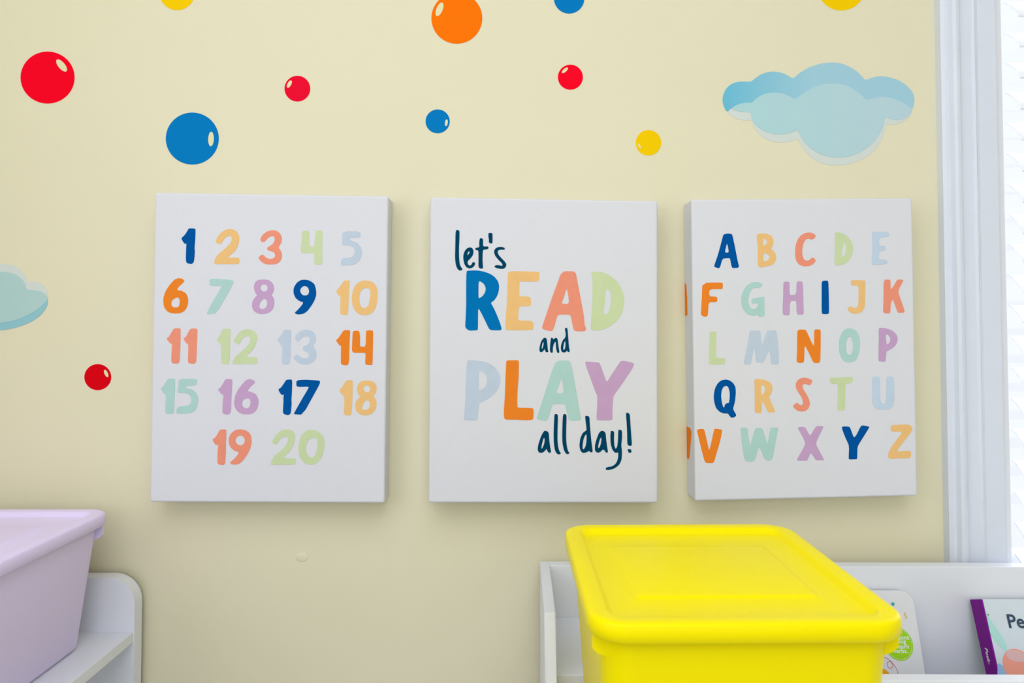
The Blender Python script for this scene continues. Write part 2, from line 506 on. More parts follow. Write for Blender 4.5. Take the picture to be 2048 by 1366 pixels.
NUM = [
 ('A1', 'navy', 'navy 1', [[(443,438),(505,440),(512,455),(508,560),(500,650),(506,660),(497,775),(475,800),(425,792),(413,765),(418,600),(425,590),(402,598),(364,540),(400,510),(430,465)]]),
 ('A1', 'peach', 'peach 2', [[(712,578),(735,525),(775,475),(830,447),(880,445),(930,470),(955,520),(950,590),(920,660),(870,705),(828,735),(945,735),(957,750),(955,785),(945,800),(700,800),(700,775),(720,725),(760,685),(820,635),(865,590),(880,550),(875,520),(850,512),(815,530),(790,560),(772,598),(740,592)]]),
 ('A2', 'coral', 'coral 3', [[(-50,545),(-20,500),(30,465),(90,455),(140,475),(172,525),(168,580),(135,630),(165,670),(175,720),(160,765),(120,798),(65,806),(0,800),(-45,770),(-68,735),(-35,703),(-10,712),(10,735),(50,750),(90,740),(105,715),(95,685),(60,668),(30,662),(20,640),(35,625),(70,605),(95,575),(100,540),(85,516),(50,520),(20,545),(-5,578),(-40,572)]]),
 ('A2', 'green', 'pale green 4', [[(375,480),(390,463),(435,463),(448,480),(448,620),(500,628),(512,470),(525,460),(583,460),(582,560),(578,640),(580,795),(570,806),(505,806),(500,795),(500,695),(480,688),(380,688),(362,670),(362,640),(372,560)]]),
 ('A2', 'pale', 'pale blue 5', [[(783,468),(965,468),(968,530),(870,535),(855,545),(865,560),(930,580),(975,640),(982,690),(965,750),(920,795),(880,810),(770,812),(765,800),(780,740),(870,735),(905,700),(910,660),(890,625),(850,610),(780,612),(782,560)]]),
 ('A1', 'orange', 'orange 6', [[(345,940),(380,950),(400,970),(385,990),(345,1025),(320,1062),(370,1070),(415,1095),(438,1150),(435,1210),(410,1265),(360,1297),(290,1300),(230,1285),(190,1230),(185,1150),(205,1080),(250,1010),(300,955)], [(300,1145),(335,1135),(352,1160),(350,1210),(335,1238),(285,1238),(266,1215),(268,1175)]]),
 ('A1', 'mint', 'mint 7', [[(652,965),(660,950),(740,948),(895,962),(890,1000),(850,1075),(720,1303),(630,1305),(625,1295),(685,1180),(775,1030),(770,1020),(655,1020)]]),
 ('A1', 'lilac', 'lilac 8', [[(1195,955),(1250,960),(1290,990),(1309,1040),(1300,1085),(1279,1112),(1302,1145),(1311,1195),(1300,1245),(1262,1288),(1210,1305),(1160,1305),(1105,1280),(1082,1235),(1085,1180),(1110,1140),(1135,1115),(1112,1085),(1100,1035),(1112,985),(1145,960)], [(1205,1003),(1235,1015),(1243,1045),(1230,1072),(1205,1080),(1180,1070),(1167,1040),(1178,1012)], [(1210,1150),(1232,1165),(1238,1200),(1225,1240),(1195,1255),(1165,1250),(1155,1225),(1168,1185),(1190,1158)]]),
 ('A2', 'navy', 'navy 9', [[(400,957),(450,965),(500,1000),(515,1050),(520,1110),(500,1170),(470,1220),(430,1275),(385,1305),(330,1310),(297,1295),(330,1265),(370,1220),(390,1187),(350,1175),(310,1145),(288,1095),(290,1040),(320,990),(360,962)], [(405,1020),(435,1035),(447,1070),(440,1105),(415,1118),(380,1115),(355,1080),(362,1045),(385,1025)]]),
 ('A2', 'peach', 'peach 1 of the 10', [[(800,965),(850,965),(857,980),(850,1090),(845,1200),(840,1295),(825,1320),(770,1310),(760,1295),(765,1120),(745,1118),(717,1075),(745,1045),(780,1000)]]),
 ('A2', 'peach', 'peach 0 of the 10', [[(1010,965),(1065,970),(1110,1000),(1140,1060),(1138,1150),(1125,1230),(1090,1290),(1030,1318),(970,1315),(920,1285),(885,1220),(877,1140),(890,1060),(920,1005),(965,975)], [(1020,1040),(1055,1045),(1070,1080),(1062,1160),(1045,1225),(1010,1247),(980,1240),(960,1205),(953,1150),(962,1090),(985,1055)]]),
 ('A3', 'coral', 'coral first 1 of the 11', [[(360,165),(435,165),(443,180),(442,300),(440,400),(432,570),(410,605),(345,600),(327,580),(330,470),(338,355),(318,355),(263,293),(300,270),(330,215)]]),
 ('A3', 'coral', 'coral second 1 of the 11', [[(565,168),(640,168),(652,185),(648,300),(638,580),(615,607),(545,600),(533,580),(540,360),(520,358),(475,295),(510,270),(540,210)]]),
 ('A3', 'green', 'pale green 1 of the 12', [[(975,170),(1050,170),(1062,185),(1060,300),(1050,590),(1030,612),(965,612),(947,595),(950,370),(925,350),(890,300),(920,270),(950,210)]]),
 ('A3', 'green', 'pale green 2 of the 12', [[(1098,330),(1130,265),(1180,205),(1240,178),(1310,178),(1365,205),(1395,265),(1385,340),(1345,425),(1290,480),(1245,520),(1385,525),(1395,540),(1395,590),(1380,610),(1090,610),(1085,590),(1110,530),(1170,475),(1240,415),(1300,350),(1310,290),(1295,260),(1250,262),(1210,290),(1165,370),(1130,345)]]),
 ('A4', 'pale', 'pale blue 1 of the 13', [[(245,180),(315,185),(325,200),(322,310),(312,590),(295,612),(225,612),(210,595),(218,380),(195,370),(150,305),(185,275),(215,225)]]),
 ('A4', 'pale', 'pale blue 3 of the 13', [[(370,290),(400,230),(450,190),(520,180),(590,200),(632,255),(630,330),(595,390),(632,440),(642,510),(615,570),(560,605),(490,618),(410,590),(355,540),(365,510),(405,490),(440,520),(490,540),(535,535),(550,500),(535,465),(490,448),(465,420),(480,385),(530,370),(555,330),(558,280),(525,262),(470,270),(430,310),(405,340)]]),
 ('A4', 'orange', 'orange 1 of the 14', [[(978,188),(1050,188),(1057,205),(1050,330),(1045,560),(1035,610),(1015,627),(950,615),(942,600),(942,450),(945,380),(925,378),(878,313),(915,285),(950,230)]]),
 ('A4', 'orange', 'orange 4 of the 14', [[(1088,215),(1105,195),(1160,195),(1172,210),(1182,280),(1178,385),(1195,393),(1250,395),(1255,205),(1265,190),(1335,192),(1343,205),(1340,400),(1335,610),(1325,622),(1250,615),(1243,600),(1250,475),(1225,468),(1100,470),(1078,440),(1082,380)]]),
 ('A3', 'mint', 'mint 1 of the 15', [[(285,790),(365,788),(375,805),(372,930),(360,1200),(340,1230),(270,1228),(252,1205),(260,1000),(255,985),(235,975),(192,910),(230,885),(260,830)]]),
 ('A3', 'mint', 'mint 5 of the 15', [[(420,790),(640,795),(648,810),(640,865),(620,875),(520,880),(505,895),(515,910),(580,920),(640,970),(662,1050),(655,1120),(620,1190),(560,1222),(395,1225),(385,1210),(400,1150),(430,1135),(540,1125),(570,1090),(578,1040),(555,990),(510,970),(410,968),(405,950),(415,880)]]),
 ('A3', 'lilac', 'lilac 1 of the 16', [[(1000,795),(1075,795),(1085,815),(1080,930),(1072,1050),(1068,1200),(1035,1240),(975,1225),(962,1205),(965,1100),(975,985),(955,990),(903,923),(940,900),(970,850)]]),
 ('A3', 'lilac', 'lilac 6 of the 16', [[(1300,795),(1340,805),(1370,830),(1345,860),(1300,900),(1270,945),(1320,955),(1380,985),(1410,1050),(1408,1120),(1380,1190),(1320,1230),(1240,1235),(1170,1215),(1120,1160),(1105,1090),(1120,1000),(1160,920),(1220,845),(1260,805)], [(1230,1045),(1280,1032),(1305,1050),(1313,1090),(1300,1140),(1270,1160),(1235,1155),(1210,1130),(1205,1085)]]),
 ('A4', 'navy', 'navy 1 of the 17', [[(265,803),(330,800),(338,820),(335,950),(328,1060),(332,1090),(322,1220),(290,1245),(235,1230),(222,1205),(230,1090),(230,1000),(243,988),(205,995),(162,925),(200,900),(235,850)]]),
 ('A4', 'navy', 'navy 7 of the 17', [[(390,810),(500,803),(620,810),(682,815),(682,850),(640,930),(470,1237),(362,1232),(360,1220),(450,1060),(545,900),(535,888),(430,893),(390,885)]]),
 ('A4', 'peach', 'peach 1 of the 18', [[(1010,810),(1080,808),(1090,825),(1088,1000),(1075,1220),(1060,1248),(1000,1245),(978,1225),(985,1100),(985,1000),(965,998),(918,935),(950,910),(985,850)]]),
 ('A4', 'peach', 'peach 8 of the 18', [[(1260,812),(1330,818),(1375,855),(1388,915),(1375,975),(1345,1005),(1378,1050),(1388,1110),(1370,1180),(1320,1230),(1250,1248),(1180,1235),(1130,1190),(1117,1120),(1135,1060),(1185,1015),(1150,970),(1140,910),(1160,850),(1205,818)], [(1262,870),(1295,885),(1308,915),(1295,950),(1265,960),(1235,950),(1218,915),(1232,882)], [(1270,1055),(1300,1075),(1305,1110),(1290,1160),(1250,1180),(1215,1178),(1203,1150),(1220,1100),(1245,1065)]]),
 ('A5', 'coral', 'coral 1 of the 19', [[(1080,207),(1160,205),(1170,225),(1165,400),(1162,560),(1155,690),(1130,722),(1060,710),(1043,695),(1043,560),(1055,430),(1040,428),(1015,430),(965,355),(1010,325),(1045,270)]]),
 ('A5', 'coral', 'coral 9 of the 19', [[(1370,203),(1440,215),(1500,255),(1530,310),(1535,400),(1510,495),(1475,560),(1420,640),(1360,700),(1300,715),(1245,708),(1217,685),(1260,650),(1320,590),(1355,535),(1290,515),(1230,465),(1203,400),(1203,330),(1240,260),(1300,215)], [(1375,290),(1415,310),(1440,360),(1425,410),(1385,438),(1340,430),(1305,395),(1302,350),(1330,305)]]),
 ('A6', 'green', 'pale green 2 of the 20', [[(95,400),(130,330),(185,260),(240,215),(310,205),(380,215),(425,260),(435,330),(415,420),(370,505),(310,570),(260,605),(290,618),(430,625),(442,640),(440,700),(430,713),(90,715),(80,700),(100,640),(140,580),(220,520),(290,450),(325,390),(335,340),(320,315),(280,308),(235,330),(200,370),(160,430),(130,415)]]),
 ('A6', 'green', 'pale green 0 of the 20', [[(660,210),(730,215),(800,260),(850,330),(858,420),(845,520),(810,620),(750,690),(680,715),(600,708),(540,665),(500,600),(478,510),(485,410),(510,320),(550,255),(600,220)], [(690,328),(730,325),(752,350),(758,420),(745,500),(725,570),(690,610),(640,605),(605,565),(588,500),(595,430),(620,370),(650,338)]]),
]
TXT = [
 ('B1', 'ink', 'dark teal l of let\'s', [[(475,605),(505,608),(525,628),(522,760),(515,900),(518,1040),(528,1130),(550,1175),(570,1200),(555,1220),(520,1222),(490,1195),(465,1130),(455,1020),(460,850),(463,650)]]),
 ('B1', 'ink', 'dark teal e of let\'s', [[(685,868),(722,885),(738,930),(728,985),(695,1035),(645,1080),(650,1125),(675,1148),(700,1140),(718,1105),(735,1088),(765,1112),(750,1150),(715,1182),(670,1192),(625,1170),(595,1120),(580,1040),(582,985),(600,930),(635,885)], [(672,930),(678,945),(668,965),(650,985),(643,990),(645,965),(655,940)]]),
 ('B1', 'ink', 'dark teal t of let\'s', [[(830,740),(845,730),(875,738),(882,755),(880,858),(950,855),(965,868),(960,890),(935,902),(882,905),(875,960),(872,1080),(882,1180),(870,1195),(830,1190),(810,1165),(812,1050),(810,915),(775,912),(760,900),(770,878),(825,870),(822,800)]]),
 ('B1', 'ink', 'dark teal apostrophe', [[(962,650),(1020,655),(1025,670),(1025,800),(1015,812),(980,805),(968,790),(970,740),(962,720)]]),
 ('B1', 'ink', 'dark teal s of let\'s', [[(1215,895),(1200,908),(1150,905),(1110,915),(1100,945),(1120,990),(1170,1045),(1215,1090),(1237,1130),(1225,1170),(1190,1198),(1130,1195),(1080,1182),(1047,1163),(1080,1138),(1130,1142),(1165,1152),(1178,1140),(1165,1110),(1110,1055),(1065,1000),(1045,940),(1060,895),(1100,868),(1150,862),(1200,872)]]),
 ('B2', 'blue', 'large blue R', [[(232,147),(300,142),(380,143),(470,160),(550,190),(610,230),(655,290),(672,350),(665,430),(640,500),(600,555),(555,583),(600,660),(640,750),(680,850),(705,930),(700,960),(560,960),(530,935),(480,830),(430,730),(390,660),(383,700),(382,950),(365,960),(260,965),(215,930),(207,900),(215,780),(222,560),(220,400),(222,250),(225,170)], [(390,285),(430,300),(470,335),(490,385),(480,440),(450,490),(400,522),(388,510)]]),
 ('B2', 'peach', 'large peach E', [[(800,150),(1200,160),(1222,178),(1218,270),(1190,297),(960,292),(948,310),(945,480),(960,495),(1075,500),(1102,520),(1108,600),(1095,630),(960,632),(940,645),(930,800),(940,825),(1135,830),(1138,940),(1120,955),(780,960),(755,935),(760,800),(775,600),(785,400),(790,200)]]),
 ('B3', 'coral', 'large coral A', [[(330,152),(460,155),(485,175),(500,230),(545,470),(600,760),(610,900),(635,940),(610,975),(480,972),(455,945),(420,760),(400,745),(260,745),(235,765),(190,930),(165,972),(110,965),(30,940),(30,910),(90,730),(180,470),(255,270),(280,195)], [(362,383),(385,470),(398,600),(290,600),(330,500)]]),
 ('B3', 'green', 'large pale green D', [[(695,180),(720,158),(790,158),(870,170),(960,215),(1050,285),(1110,380),(1150,500),(1150,600),(1120,720),(1060,820),(980,890),(890,940),(800,965),(710,960),(690,935),(700,800),(712,600),(718,350),(712,220)], [(905,400),(940,400),(968,460),(970,560),(955,670),(920,735),(880,740),(868,730),(875,640),(888,550),(890,450)]]),
 ('B2', 'ink', 'small dark teal a of and', [[(1285,1058),(1320,1070),(1330,1150),(1335,1220),(1345,1255),(1315,1262),(1300,1240),(1290,1215),(1270,1250),(1235,1262),(1220,1235),(1225,1180),(1245,1110)], [(1275,1115),(1280,1140),(1270,1190),(1255,1220),(1252,1190),(1262,1140)]]),
 ('B3', 'ink', 'small dark teal n of and', [[(150,1060),(170,1060),(180,1085),(215,1060),(240,1075),(248,1150),(265,1255),(260,1270),(235,1268),(218,1200),(215,1110),(190,1140),(175,1200),(175,1265),(150,1268),(135,1240),(138,1150)]]),
 ('B3', 'ink', 'small dark teal d of and', [[(345,925),(375,928),(385,1060),(395,1180),(408,1255),(380,1258),(370,1235),(345,1262),(305,1262),(285,1230),(285,1170),(310,1095),(345,1060),(352,1010),(340,950)], [(345,1105),(348,1140),(345,1200),(330,1228),(318,1225),(318,1190),(328,1130)]]),
 ('B4', 'pale', 'large pale blue P', [[(245,205),(380,215),(480,225),(570,270),(640,330),(685,420),(685,520),(650,610),(580,690),(500,745),(400,790),(390,850),(375,1020),(360,1030),(195,1022),(190,990),(205,850),(215,550),(225,300),(235,225)], [(400,355),(450,370),(495,410),(508,470),(495,550),(450,600),(400,620),(393,600),(395,450),(393,380)]]),
 ('B4', 'orange', 'large orange L', [[(775,210),(930,207),(942,225),(938,450),(922,620),(918,840),(930,858),(1125,860),(1142,880),(1140,1000),(1125,1022),(1040,1028),(920,1020),(760,1020),(735,990),(735,900),(750,700),(755,500),(765,300),(768,230)]]),
 ('B5', 'mint', 'large mint A', [[(260,212),(390,212),(415,230),(440,320),(490,600),(545,930),(565,1005),(555,1030),(410,1035),(385,1005),(345,820),(330,805),(190,808),(165,820),(120,990),(90,1035),(50,1038),(-45,1010),(-40,980),(30,770),(110,510),(180,310),(215,235)], [(290,450),(310,530),(327,655),(218,660),(255,560)]]),
 ('B5', 'lilac', 'large lilac Y', [[(620,225),(800,238),(820,260),(870,400),(912,510),(950,450),(1040,310),(1105,215),(1170,220),(1265,242),(1288,262),(1250,340),(1100,560),(1000,700),(995,780),(988,900),(990,1010),(975,1028),(790,1030),(770,1005),(780,850),(785,690),(755,640),(700,480),(640,320),(618,245)]]),
 ('B6', 'ink', 'dark teal a of all', [[(250,377),(295,400),(300,490),(312,580),(325,650),(300,658),(280,640),(268,605),(240,640),(205,658),(170,650),(155,615),(165,550),(195,460),(225,400)], [(238,470),(245,490),(240,540),(220,590),(205,610),(203,585),(215,530),(228,480)]]),
 ('B6', 'ink', 'dark teal first l of all', [[(368,175),(395,172),(410,190),(405,350),(403,500),(412,590),(430,640),(447,660),(430,675),(400,672),(372,630),(358,540),(355,420),(360,280),(365,200)]]),
 ('B6', 'ink', 'dark teal second l of all', [[(480,172),(505,175),(517,195),(512,330),(510,480),(520,580),(535,635),(553,655),(540,672),(515,672),(485,630),(465,540),(462,440),(465,300),(470,200)]]),
 ('B6', 'ink', 'dark teal d of day', [[(745,205),(760,193),(800,205),(805,300),(815,420),(830,560),(842,645),(815,652),(795,630),(765,650),(720,660),(688,630),(675,570),(685,480),(715,410),(760,378),(765,370),(758,300)], [(765,420),(765,500),(755,570),(730,615),(715,605),(715,560),(725,490),(745,440)]]),
 ('B6', 'ink', 'dark teal a of day', [[(955,377),(1000,400),(1008,490),(1020,580),(1032,650),(1005,655),(985,620),(965,615),(930,650),(895,655),(868,630),(868,560),(890,480),(920,405)], [(945,465),(950,490),(942,545),(925,590),(912,600),(908,575),(920,520),(935,475)]]),
 ('B6', 'ink', 'dark teal y of day', [[(1065,385),(1085,382),(1108,395),(1105,480),(1108,560),(1125,610),(1145,580),(1155,500),(1158,380),(1170,367),(1205,378),(1205,470),(1195,560),(1205,640),(1200,740),(1170,805),(1110,850),(1050,868),(1003,868),(1003,845),(1025,832),(1080,825),(1130,790),(1155,730),(1160,660),(1150,650),(1120,658),(1085,620),(1062,540),(1060,440)]]),
 ('B6', 'ink', 'dark teal stroke of the exclamation mark', [[(1255,160),(1275,157),(1302,175),(1308,280),(1318,420),(1328,555),(1315,572),(1285,565),(1270,545),(1268,400),(1262,280),(1255,190)]]),
 ('B6', 'ink', 'dark teal dot of the exclamation mark', [[(1275,610),(1320,612),(1323,655),(1285,655),(1283,632),(1275,630)]]),
]
ABC = [
 ('C1', 'navy', 'navy A', [[(455,440),(500,430),(540,435),(552,455),(580,590),(605,720),(620,780),(605,792),(550,793),(540,770),(525,690),(500,688),(445,695),(420,785),(405,797),(358,780),(360,765),(400,650),(440,500)], [(493,530),(505,575),(513,630),(468,632)]]),
 ('C1', 'peach', 'peach B', [[(805,440),(850,428),(920,435),(965,460),(985,505),(975,560),(950,590),(990,620),(1012,670),(1005,720),(970,760),(900,778),(850,788),(815,770),(818,600),(808,500)], [(872,485),(895,485),(915,510),(910,540),(880,560),(872,555)], [(880,640),(915,640),(942,670),(935,700),(905,720),(875,722),(873,690)]]),
 ('C2', 'coral', 'coral C', [[(220,455),(205,480),(175,497),(150,485),(115,490),(90,530),(75,590),(75,650),(90,700),(120,718),(150,710),(175,685),(195,685),(220,715),(200,745),(160,770),(100,778),(45,760),(10,715),(0,640),(5,560),(30,485),(80,435),(145,418),(190,428)]]),
 ('C2', 'green', 'pale green D', [[(415,418),(470,418),(530,445),(580,490),(605,545),(610,610),(590,680),(550,730),(500,758),(440,768),(415,760),(418,600),(420,450)], [(515,518),(535,550),(538,600),(525,660),(505,672),(492,665),(498,590),(508,540)]]),
 ('C2', 'ltblue', 'pale blue E', [[(808,415),(840,412),(985,412),(990,465),(885,470),(880,560),(940,560),(950,575),(948,608),(885,615),(878,705),(965,705),(970,755),(815,762),(805,750),(812,600)]]),
 ('C1', 'orange', 'orange F', [[(235,948),(440,945),(450,960),(447,1012),(430,1015),(310,1015),(305,1090),(380,1095),(392,1110),(390,1145),(370,1152),(300,1152),(293,1280),(285,1300),(255,1305),(220,1285),(220,1260),(230,1100)]]),
 ('C1', 'mint', 'mint G', [[(870,965),(850,990),(825,1005),(800,998),(760,1010),(730,1060),(715,1120),(720,1180),(750,1222),(795,1222),(815,1195),(820,1160),(760,1170),(748,1140),(755,1115),(880,1092),(888,1110),(885,1200),(890,1300),(830,1308),(815,1285),(770,1298),(710,1280),(660,1225),(642,1150),(648,1070),(690,985),(750,945),(820,938)]]),
 ('C1', 'lilac', 'lilac H', [[(1085,945),(1110,935),(1145,938),(1150,960),(1150,1070),(1165,1080),(1220,1072),(1225,945),(1235,933),(1290,935),(1293,1080),(1297,1200),(1300,1270),(1285,1285),(1225,1280),(1222,1150),(1210,1135),(1155,1138),(1150,1280),(1140,1288),(1080,1288),(1078,1200),(1085,1080)]]),
 ('C2', 'navy', 'navy I', [[(280,940),(295,927),(340,925),(350,940),(355,1100),(357,1265),(345,1277),(290,1277),(280,1262),(280,1100)]]),
 ('C2', 'peach', 'peach J', [[(585,930),(600,920),(735,922),(738,940),(735,1150),(730,1210),(700,1255),(640,1277),(585,1265),(550,1228),(565,1200),(590,1198),(610,1212),(640,1212),(662,1195),(668,1100),(668,975),(590,978)]]),
 ('C2', 'coral', 'coral K', [[(930,915),(995,915),(1003,930),(1003,1025),(1040,975),(1070,920),(1090,912),(1138,918),(1130,940),(1080,1035),(1105,1110),(1150,1240),(1148,1262),(1085,1265),(1075,1250),(1045,1170),(1028,1120),(1005,1160),(1000,1260),(990,1270),(935,1268),(925,1250),(930,1100)]]),
 ('C3', 'green', 'pale green L', [[(405,165),(420,155),(490,158),(498,175),(495,350),(490,505),(505,518),(605,520),(615,540),(612,600),(595,608),(405,608),(392,590),(395,450),(402,300)]]),
 ('C3', 'pale', 'pale blue M', [[(950,160),(965,145),(1085,145),(1100,165),(1110,280),(1120,355),(1140,290),(1180,170),(1200,140),(1305,140),(1318,165),(1340,330),(1350,480),(1350,590),(1335,603),(1260,605),(1245,590),(1238,500),(1225,400),(1190,470),(1145,570),(1130,580),(1050,578),(1038,560),(1028,460),(1015,365),(985,500),(968,600),(950,605),(880,600),(870,580),(905,420),(935,280)]]),
 ('C4', 'orange', 'orange N', [[(35,145),(60,130),(135,132),(155,150),(200,250),(260,375),(262,150),(275,128),(335,128),(350,145),(350,350),(345,560),(325,588),(265,588),(240,560),(190,450),(130,335),(125,500),(122,570),(100,585),(40,585),(22,565),(28,400),(30,200)]]),
 ('C4', 'mint', 'mint O', [[(740,110),(800,125),(850,165),(885,250),(888,350),(875,450),(840,540),(790,575),(735,582),(680,570),(635,520),(605,440),(597,340),(608,250),(640,170),(690,125)], [(745,225),(770,240),(788,290),(793,360),(780,440),(755,478),(725,475),(705,440),(695,370),(700,300),(718,250)]]),
 ('C4', 'lilac', 'lilac P', [[(1150,108),(1200,108),(1290,125),(1355,165),(1395,215),(1403,270),(1385,330),(1335,385),(1280,415),(1248,430),(1243,480),(1238,560),(1225,570),(1150,565),(1140,550),(1142,400),(1145,250),(1143,130)], [(1240,195),(1275,205),(1303,240),(1303,285),(1285,320),(1252,335),(1247,300),(1240,250)]]),
 ('C3', 'navy', 'navy Q', [[(630,812),(680,825),(730,865),(758,920),(762,1000),(750,1120),(722,1215),(745,1255),(772,1305),(735,1332),(700,1335),(675,1310),(655,1275),(600,1278),(540,1255),(490,1200),(465,1110),(460,1040),(475,940),(510,870),(560,825)], [(630,897),(660,915),(678,980),(680,1060),(668,1135),(645,1132),(610,1160),(605,1200),(585,1180),(570,1120),(560,1040),(568,960),(595,910)]]),
 ('C3', 'peach', 'peach R', [[(1015,815),(1040,805),(1130,810),(1200,835),(1250,875),(1265,935),(1250,1000),(1215,1048),(1240,1110),(1295,1240),(1290,1262),(1210,1262),(1195,1245),(1150,1150),(1120,1100),(1115,1260),(1100,1275),(1035,1272),(1020,1255),(1022,1050),(1018,900)], [(1110,888),(1140,890),(1163,925),(1160,975),(1135,1018),(1115,1020),(1108,990)]]),
 ('C4', 'coral', 'coral S', [[(238,825),(225,860),(205,895),(175,885),(135,870),(105,885),(100,915),(120,960),(160,1020),(190,1080),(205,1140),(190,1200),(150,1240),(95,1252),(30,1240),(-15,1200),(-30,1170),(30,1125),(55,1155),(85,1165),(108,1150),(108,1110),(90,1055),(40,980),(12,930),(8,870),(40,815),(100,788),(160,790),(210,808)]]),
 ('C4', 'green', 'pale green T', [[(475,795),(500,790),(620,785),(785,775),(790,800),(780,850),(765,862),(690,868),(685,1000),(680,1220),(670,1235),(590,1235),(578,1220),(585,1000),(582,880),(565,870),(500,870),(478,845)]]),
 ('C4', 'ltblue', 'pale blue U', [[(1055,785),(1075,772),(1150,775),(1158,800),(1158,1000),(1165,1110),(1190,1145),(1220,1145),(1240,1115),(1248,1000),(1250,790),(1265,772),(1345,775),(1352,800),(1355,950),(1355,1100),(1340,1180),(1290,1220),(1200,1225),(1110,1215),(1070,1170),(1055,1100),(1058,950)]]),
 ('C5', 'orange', 'orange V', [[(240,212),(300,198),(340,202),(352,225),(385,370),(418,520),(440,440),(490,210),(505,195),(600,208),(605,225),(580,360),(530,530),(490,670),(475,690),(375,690),(350,655),(300,460),(260,290)]]),
 ('C5', 'mint', 'mint W', [[(870,195),(885,180),(960,182),(972,210),(985,320),(1008,450),(1040,320),(1080,200),(1100,185),(1170,190),(1190,210),(1225,320),(1262,420),(1280,300),(1300,190),(1320,178),(1405,180),(1410,195),(1370,400),(1340,600),(1310,650),(1270,660),(1230,648),(1205,610),(1170,520),(1135,455),(1110,530),(1080,630),(1055,668),(950,665),(925,635),(895,450),(880,320)]]),
 ('C6', 'lilac', 'lilac X', [[(38,185),(60,172),(130,170),(155,190),(215,305),(260,230),(300,165),(320,160),(400,160),(407,175),(360,270),(293,410),(340,500),(415,635),(410,650),(310,650),(290,635),(228,535),(190,620),(175,650),(150,658),(30,655),(28,640),(90,530),(153,410),(110,310)]]),
 ('C6', 'navy', 'navy Y', [[(668,165),(775,165),(795,190),(845,330),(885,285),(940,170),(965,147),(1065,165),(1060,190),(985,310),(900,445),(895,500),(893,625),(885,635),(780,638),(770,625),(778,440),(730,340),(690,240)]]),
 ('C6', 'peach', 'peach Z', [[(1375,165),(1395,145),(1500,140),(1620,135),(1660,150),(1690,195),(1680,230),(1620,310),(1530,420),(1465,515),(1490,525),(1610,513),(1655,520),(1670,540),(1660,610),(1640,622),(1500,622),(1380,632),(1345,620),(1335,590),(1350,530),(1400,440),(1480,330),(1540,260),(1510,240),(1400,240),(1375,215)]]),
]
canvas([(309.8, 384.8), (777, 392), (769.2, 1006.6), (299, 1004.5)],
       'white canvas printed with the numbers 1 to 20 in pastel colours, leftmost on the wall', NUM, 'digit')
canvas([(860.5, 394), (1315.5, 402), (1315.7, 1006.4), (857, 1006)],
       'white canvas lettered let\'s READ and PLAY all day, between the two others', TXT, 'letter')
croot, cfront = canvas([(1382.5, 398.7), (1825, 396), (1835.5, 992), (1390.6, 1002.5)],
                       'white canvas printed with the alphabet A to Z, nearest the window', ABC, 'letter')
# the edge copies of F and V that wrap round the left side of the alphabet canvas
(xl0, zt), (xl1, zb) = cfront[0], cfront[3]
for lab, pts in (('orange wrapped edge of the F', [(1.0, 566), (0.80, 570), (0.72, 596), (0.70, 630), (1.0, 632)]),
                 ('orange wrapped edge of the V', [(1.0, 853), (0.55, 856), (0.38, 864), (0.66, 913), (0.82, 919), (1.0, 916)])):
    loop = []
    for d, py in pts:
        _, z = wall_xz(1376, py, -TC * (1 - d) - 0.001)
        loop.append((-TC * (1 - d) - 0.0005, z))
    def side(u, v, w):
        f = (zt - v) / (zt - zb)
        return (xl0 + (xl1 - xl0) * f - w - croot.location.x, u, v - croot.location.z)
    o = obj('letter', plate([loop], 0.0004, -0.0006, side), PAINT['orange'], croot)
    o['label'] = lab

# ------------------------------------------------------------------ wall stickers


def sticker(name, label, cat, group, layers):
    """layers: (part name, material, loops in photo survey points, level off the wall)"""
    allp = [wall_xz(px, py, 0) for _, _, lps, _ in layers for lp in lps for px, py in lp]
    cx = sum(p[0] for p in allp) / len(allp)
    cz = min(p[1] for p in allp)
    root = thing(name, label, cat, (cx, 0, cz), group=group)
    for pn, m, lps, lev in layers:
        l3 = [[wall_xz(px, py, -lev) for px, py in lp] for lp in lps]
        obj(pn, plate(l3, -lev, 0.0, lambda u, v, w: (u - cx, w, v - cz)), m, root)
    return root


def bubble(label, colour, cx, cy, r, hl=None, ry=None):
    layers = [('disc', STK[colour], [ellipse(cx, cy, r, ry or r, 0, 64)], 0.0004)]
    if hl:
        layers.append(('highlight', STK['highlight'], [ellipse(hl[0], hl[1], hl[2], hl[3], R(hl[4]), 28)], 0.0007))
    return sticker('bubble_sticker', label, 'wall sticker', 'round bubble stickers on the wall', layers)


bubble('large red bubble sticker, farthest left on the wall', 'red', 95, 155, 54, (123.2, 131, 15, 6.6, 50), 52)
bubble('large blue bubble sticker directly above the number canvas', 'blue', 384.5, 277, 53, (422, 278, 14.5, 5.6, 92), 52)
bubble('yellow bubble sticker cut by the top edge, above the large blue one', 'yellow', 354, -15.6, 35.6)
bubble('small crimson bubble sticker between the number and reading canvases, higher up', 'crimson', 594.7, 177.2, 25.7, (578.7, 168.2, 8.0, 3.7, -62))
bubble('large orange bubble sticker at the top of the wall', 'orange', 913.6, 36.4, 50.9, (879, 18.7, 14.6, 6.2, -68))
bubble('small blue bubble sticker below the orange one', 'blue', 875.3, 242.6, 24.2, (892.7, 245.4, 6.8, 2.8, 98), 23.8)
bubble('blue bubble sticker cut by the top edge above a small red one', 'blue', 1138.3, -3.4, 30.4)
bubble('small red bubble sticker above the reading canvas and under a blue one', 'red', 1140.8, 154.3, 25, (1129.8, 140.6, 7.6, 3.2, -42))
bubble('small yellow bubble sticker left of the big cloud', 'yellow', 1297, 285.5, 25.4, (1279, 292, 5.6, 1.7, 66))
bubble('yellow bubble sticker cut by the top edge above the big cloud', 'yellow', 1682.8, -27, 47.8)
